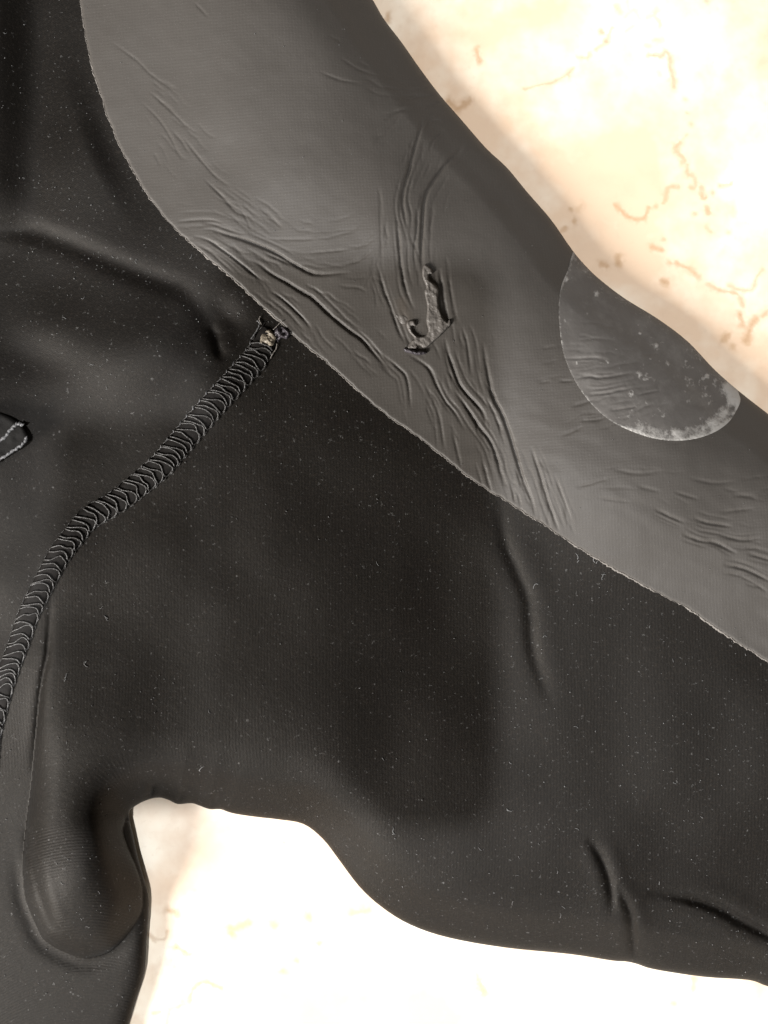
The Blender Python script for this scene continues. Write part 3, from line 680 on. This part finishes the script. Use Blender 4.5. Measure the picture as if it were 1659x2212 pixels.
# edge threads that lock the stitches down on both sides
for nside, mat, amp in ((-1.06, M_PALE, 0.05), (1.07, M_THREAD, 0.04)):
    sv = np.arange(SEAM_START - (10 if nside < 0 else -60), 1440, 3.0)
    p = []
    for a in sv:
        q = nside + amp * math.sin(a / 3.4) + random.uniform(-.02, .02)
        x = seam_pt(a, q, 0.00022 + 0.00012 * math.sin(a / 3.4 + 1)); p.append(x)
    rr = 0.00017 * (1 + 0.5 * np.sin(sv / 3.4)) * np.interp(sv, [0, 420, 560, 1440], [1.15, 1.0, .55, .6])
    V, F = tube(p, rr, 5); mesh_object('edge_thread', V, F, mat if nside > 0 else M_THREAD, seam)
# pale worn loops on the body-side edge near the top
for a in np.arange(60, 430, 21.5):
    c = [(a + random.uniform(-3, 3), -1.14), (a + 3, -1.06), (a + 6, -0.98)]
    p = [seam_pt(q, n_, 0.00035) for q, n_ in c]
    V, F = tube(p, 0.00022 * random.uniform(.7, 1.3), 5); mesh_object('worn_loop', V, F, M_PALE, seam)

# glue bead and loose thread ends at the top of the seam
def lump(name, poly, h, mat, seed, amp=0.5, soft=9): return blob(name, smooth(poly, 4, True), h, mat, amp, seed, 0.8, soft, 0.0)
lump('glue_bead', C_ST([(905, 470), (945, 425), (1000, 405), (1035, 440), (1075, 480), (1060, 540), (1040, 580), (985, 600), (930, 580), (890, 550)]), 0.0014, M_GLUE, 81, 0.35, 6)['label'] = 'yellowish dried glue bead'
lump('fluff_tuft', C_ST([(1050, 430), (1100, 380), (1170, 390), (1220, 450), (1190, 510), (1130, 500), (1090, 545), (1065, 490)]), 0.0014, M_RESIDUE, 84, 0.7)
for pts, r_ in ((C_ST([(860, 310), (890, 340), (870, 400), (820, 480), (795, 510)]), 1.3), (C_ST([(1040, 410), (1080, 370), (1120, 330), (1140, 320)]), 0.9), (C_ST([(900, 260), (885, 300), (910, 350)]), 0.9), (C_ST([(1080, 560), (1070, 620), (1040, 660), (1010, 720)]), 1.0)):
    q = smooth(pts, 5); p = on(q[:, 0], q[:, 1], 0.0006)
    V, F = tube(p, r_ * U * (1 + 0.3 * np.sin(np.arange(len(p)) * 1.9)), 5)
    mesh_object('thread_end', V, F, M_PALE if r_ > 1 else M_RAW, suit)

# ------------------------------------------------------------------ webbing tab poking in from the left
tp = smooth([(-160, 860), (-60, 874), (0, 892), (30, 906), (52, 926), (62, 948), (54, 962), (30, 978), (0, 997), (-70, 1045), (-160, 1090)], 6)
tabg = Grid(np.arange(-158, 66, 2.0), np.arange(855, 1095, 2.0)); td = tabg.sdf(tp, 80)
tz0 = G.sample(z_bc, np.array([20.0]), np.array([950.0]))[0] + 0.0028
tz = tz0 + 0.0012 * roll(np.maximum(td, 0), 14) + 0.0002 * vnoise(tabg.X, tabg.Y, 12, 91) + (20 - tabg.X) * 8e-6
tab = sheet('webbing_tab', tabg, td, tz, M_TAB, suit, None, np.full(tz.shape, 0.0030), inset=2, rings=4)
for pts, r_ in (([(-150, 1022), (-70, 985), (0, 952), (22, 930), (36, 916), (50, 918)], 3.4), ([(-150, 1072), (-60, 1028), (0, 992), (28, 974), (50, 958), (58, 944)], 3.0)):
    q = smooth(pts, 8); ang_ = np.arange(len(q)) * 1.3
    zz = np.interp(q[:, 0], [-160, 60], [tz0 + 0.0022, tz0 + 0.0009])
    p = np.stack(at(q[:, 0] + np.sin(ang_) * .8, q[:, 1] + np.cos(ang_ * 1.3) * 1.2, zz), 1)
    V, F = tube(p, r_ * U * (1 + 0.35 * np.sin(ang_ * 1.7)), 6); mesh_object('binding_thread', V, F, M_PALE, tab)

# ------------------------------------------------------------------ lint caught in the knit
V, F = [], []
def fibre(x, y, ln, wd, curl):
    a = random.uniform(0, 2 * math.pi); n = 4 if curl else 3
    pts = []
    for i in range(n):
        pts.append((x, y)); x += math.cos(a) * ln / n; y += math.sin(a) * ln / n; a += random.uniform(-1, 1) * (1.3 if curl else 0.5)
    q = np.array(pts); p = on(q[:, 0], q[:, 1], 0.00012 + wd * U * 0.5)
    v, f = tube(p, wd * U * np.linspace(1.1, .7, n), 4)
    o = len(V); V.extend(v); F.extend([tuple(i + o for i in t) for t in f])
count = 0
while count < 900:
    x, y = random.uniform(-60, W + 60), random.uniform(-60, H + 60)
    if G.sample(d_out, x, y) < 6: continue
    if G.sample(d_a, x, y) > -3:
        if random.random() > 0.10: continue
        fibre(x, y, random.uniform(1.5, 3), random.uniform(.4, .8), False); count += 1; continue
    dens = 0.30 + 0.7 * (x > 1050) * (y > 1150) + 0.9 * (x < 380) * (y > 1450) + 0.5 * (y < 900)
    dens *= 0.35 + 1.3 * max(0.0, float(vnoise(np.array([x]), np.array([y]), 70, 95)[0]) + 0.25)
    if random.random() > dens: continue
    big = random.random() < 0.06
    fibre(x, y, random.uniform(7, 16) if big else random.uniform(1.2, 4.0), random.choice([.35, .45, .6, .6, .8, 1.15]) if not big else random.uniform(.4, .65), big); count += 1
for x, y in ((1248, 1208), (1160, 1260), (1285, 1215), (1095, 1750), (850, 1800), (140, 1465), (182, 1430), (320, 1050), (225, 1330), (430, 1665), (1300, 1240)):
    fibre(x, y, 20, 0.8, True); fibre(x + 3, y + 2, 9, 0.9, True)
lint = mesh_object('lint', V, F, M_LINT, suit); lint['kind'] = 'stuff'; lint['label'] = 'pale lint and dust specks on the knit'

# ------------------------------------------------------------------ the phone the picture is taken with, hovering behind the lens, shades the middle of the suit
import bmesh
def rounded_slab(name, x0, x1, y0, y1, z0, z1, r, mat, parent=None):
    bm = bmesh.new(); ring = []
    for cx_, cy_, a0 in ((x1 - r, y1 - r, 0), (x0 + r, y1 - r, 90), (x0 + r, y0 + r, 180), (x1 - r, y0 + r, 270)):
        for i in range(7):
            a = math.radians(a0 + 15 * i); ring.append((cx_ + r * math.cos(a), cy_ + r * math.sin(a)))
    lo = [bm.verts.new((x, y, z0)) for x, y in ring]; hi = [bm.verts.new((x, y, z1)) for x, y in ring]
    n = len(ring)
    for i in range(n): bm.faces.new((lo[i], lo[(i + 1) % n], hi[(i + 1) % n], hi[i]))
    bm.faces.new(lo[::-1]); bm.faces.new(hi)
    me = bpy.data.meshes.new(name); bm.to_mesh(me); bm.free(); me.materials.append(mat)
    o = bpy.data.objects.new(name, me); COL.objects.link(o); o.parent = parent; return o
phone = bpy.data.objects.new('smartphone', None); COL.objects.link(phone); 
phone['label'] = 'dark smartphone held flat above the wetsuit to take the picture'; phone['category'] = 'phone'
rounded_slab('body', -0.064, 0.013, -0.137, 0.013, D + 0.006, D + 0.014, 0.010, M_PHONE, phone)
rounded_slab('shade_flap', -0.104, -0.065, -0.137, -0.028, D + 0.006, D + 0.009, 0.008, M_TAB, phone)  # made-up slab, added to widen the phone's shade to the left
rounded_slab('camera_lens', -0.005, 0.005, -0.005, 0.005, D + 0.0035, D + 0.006, 0.0049, M_LENS, phone)
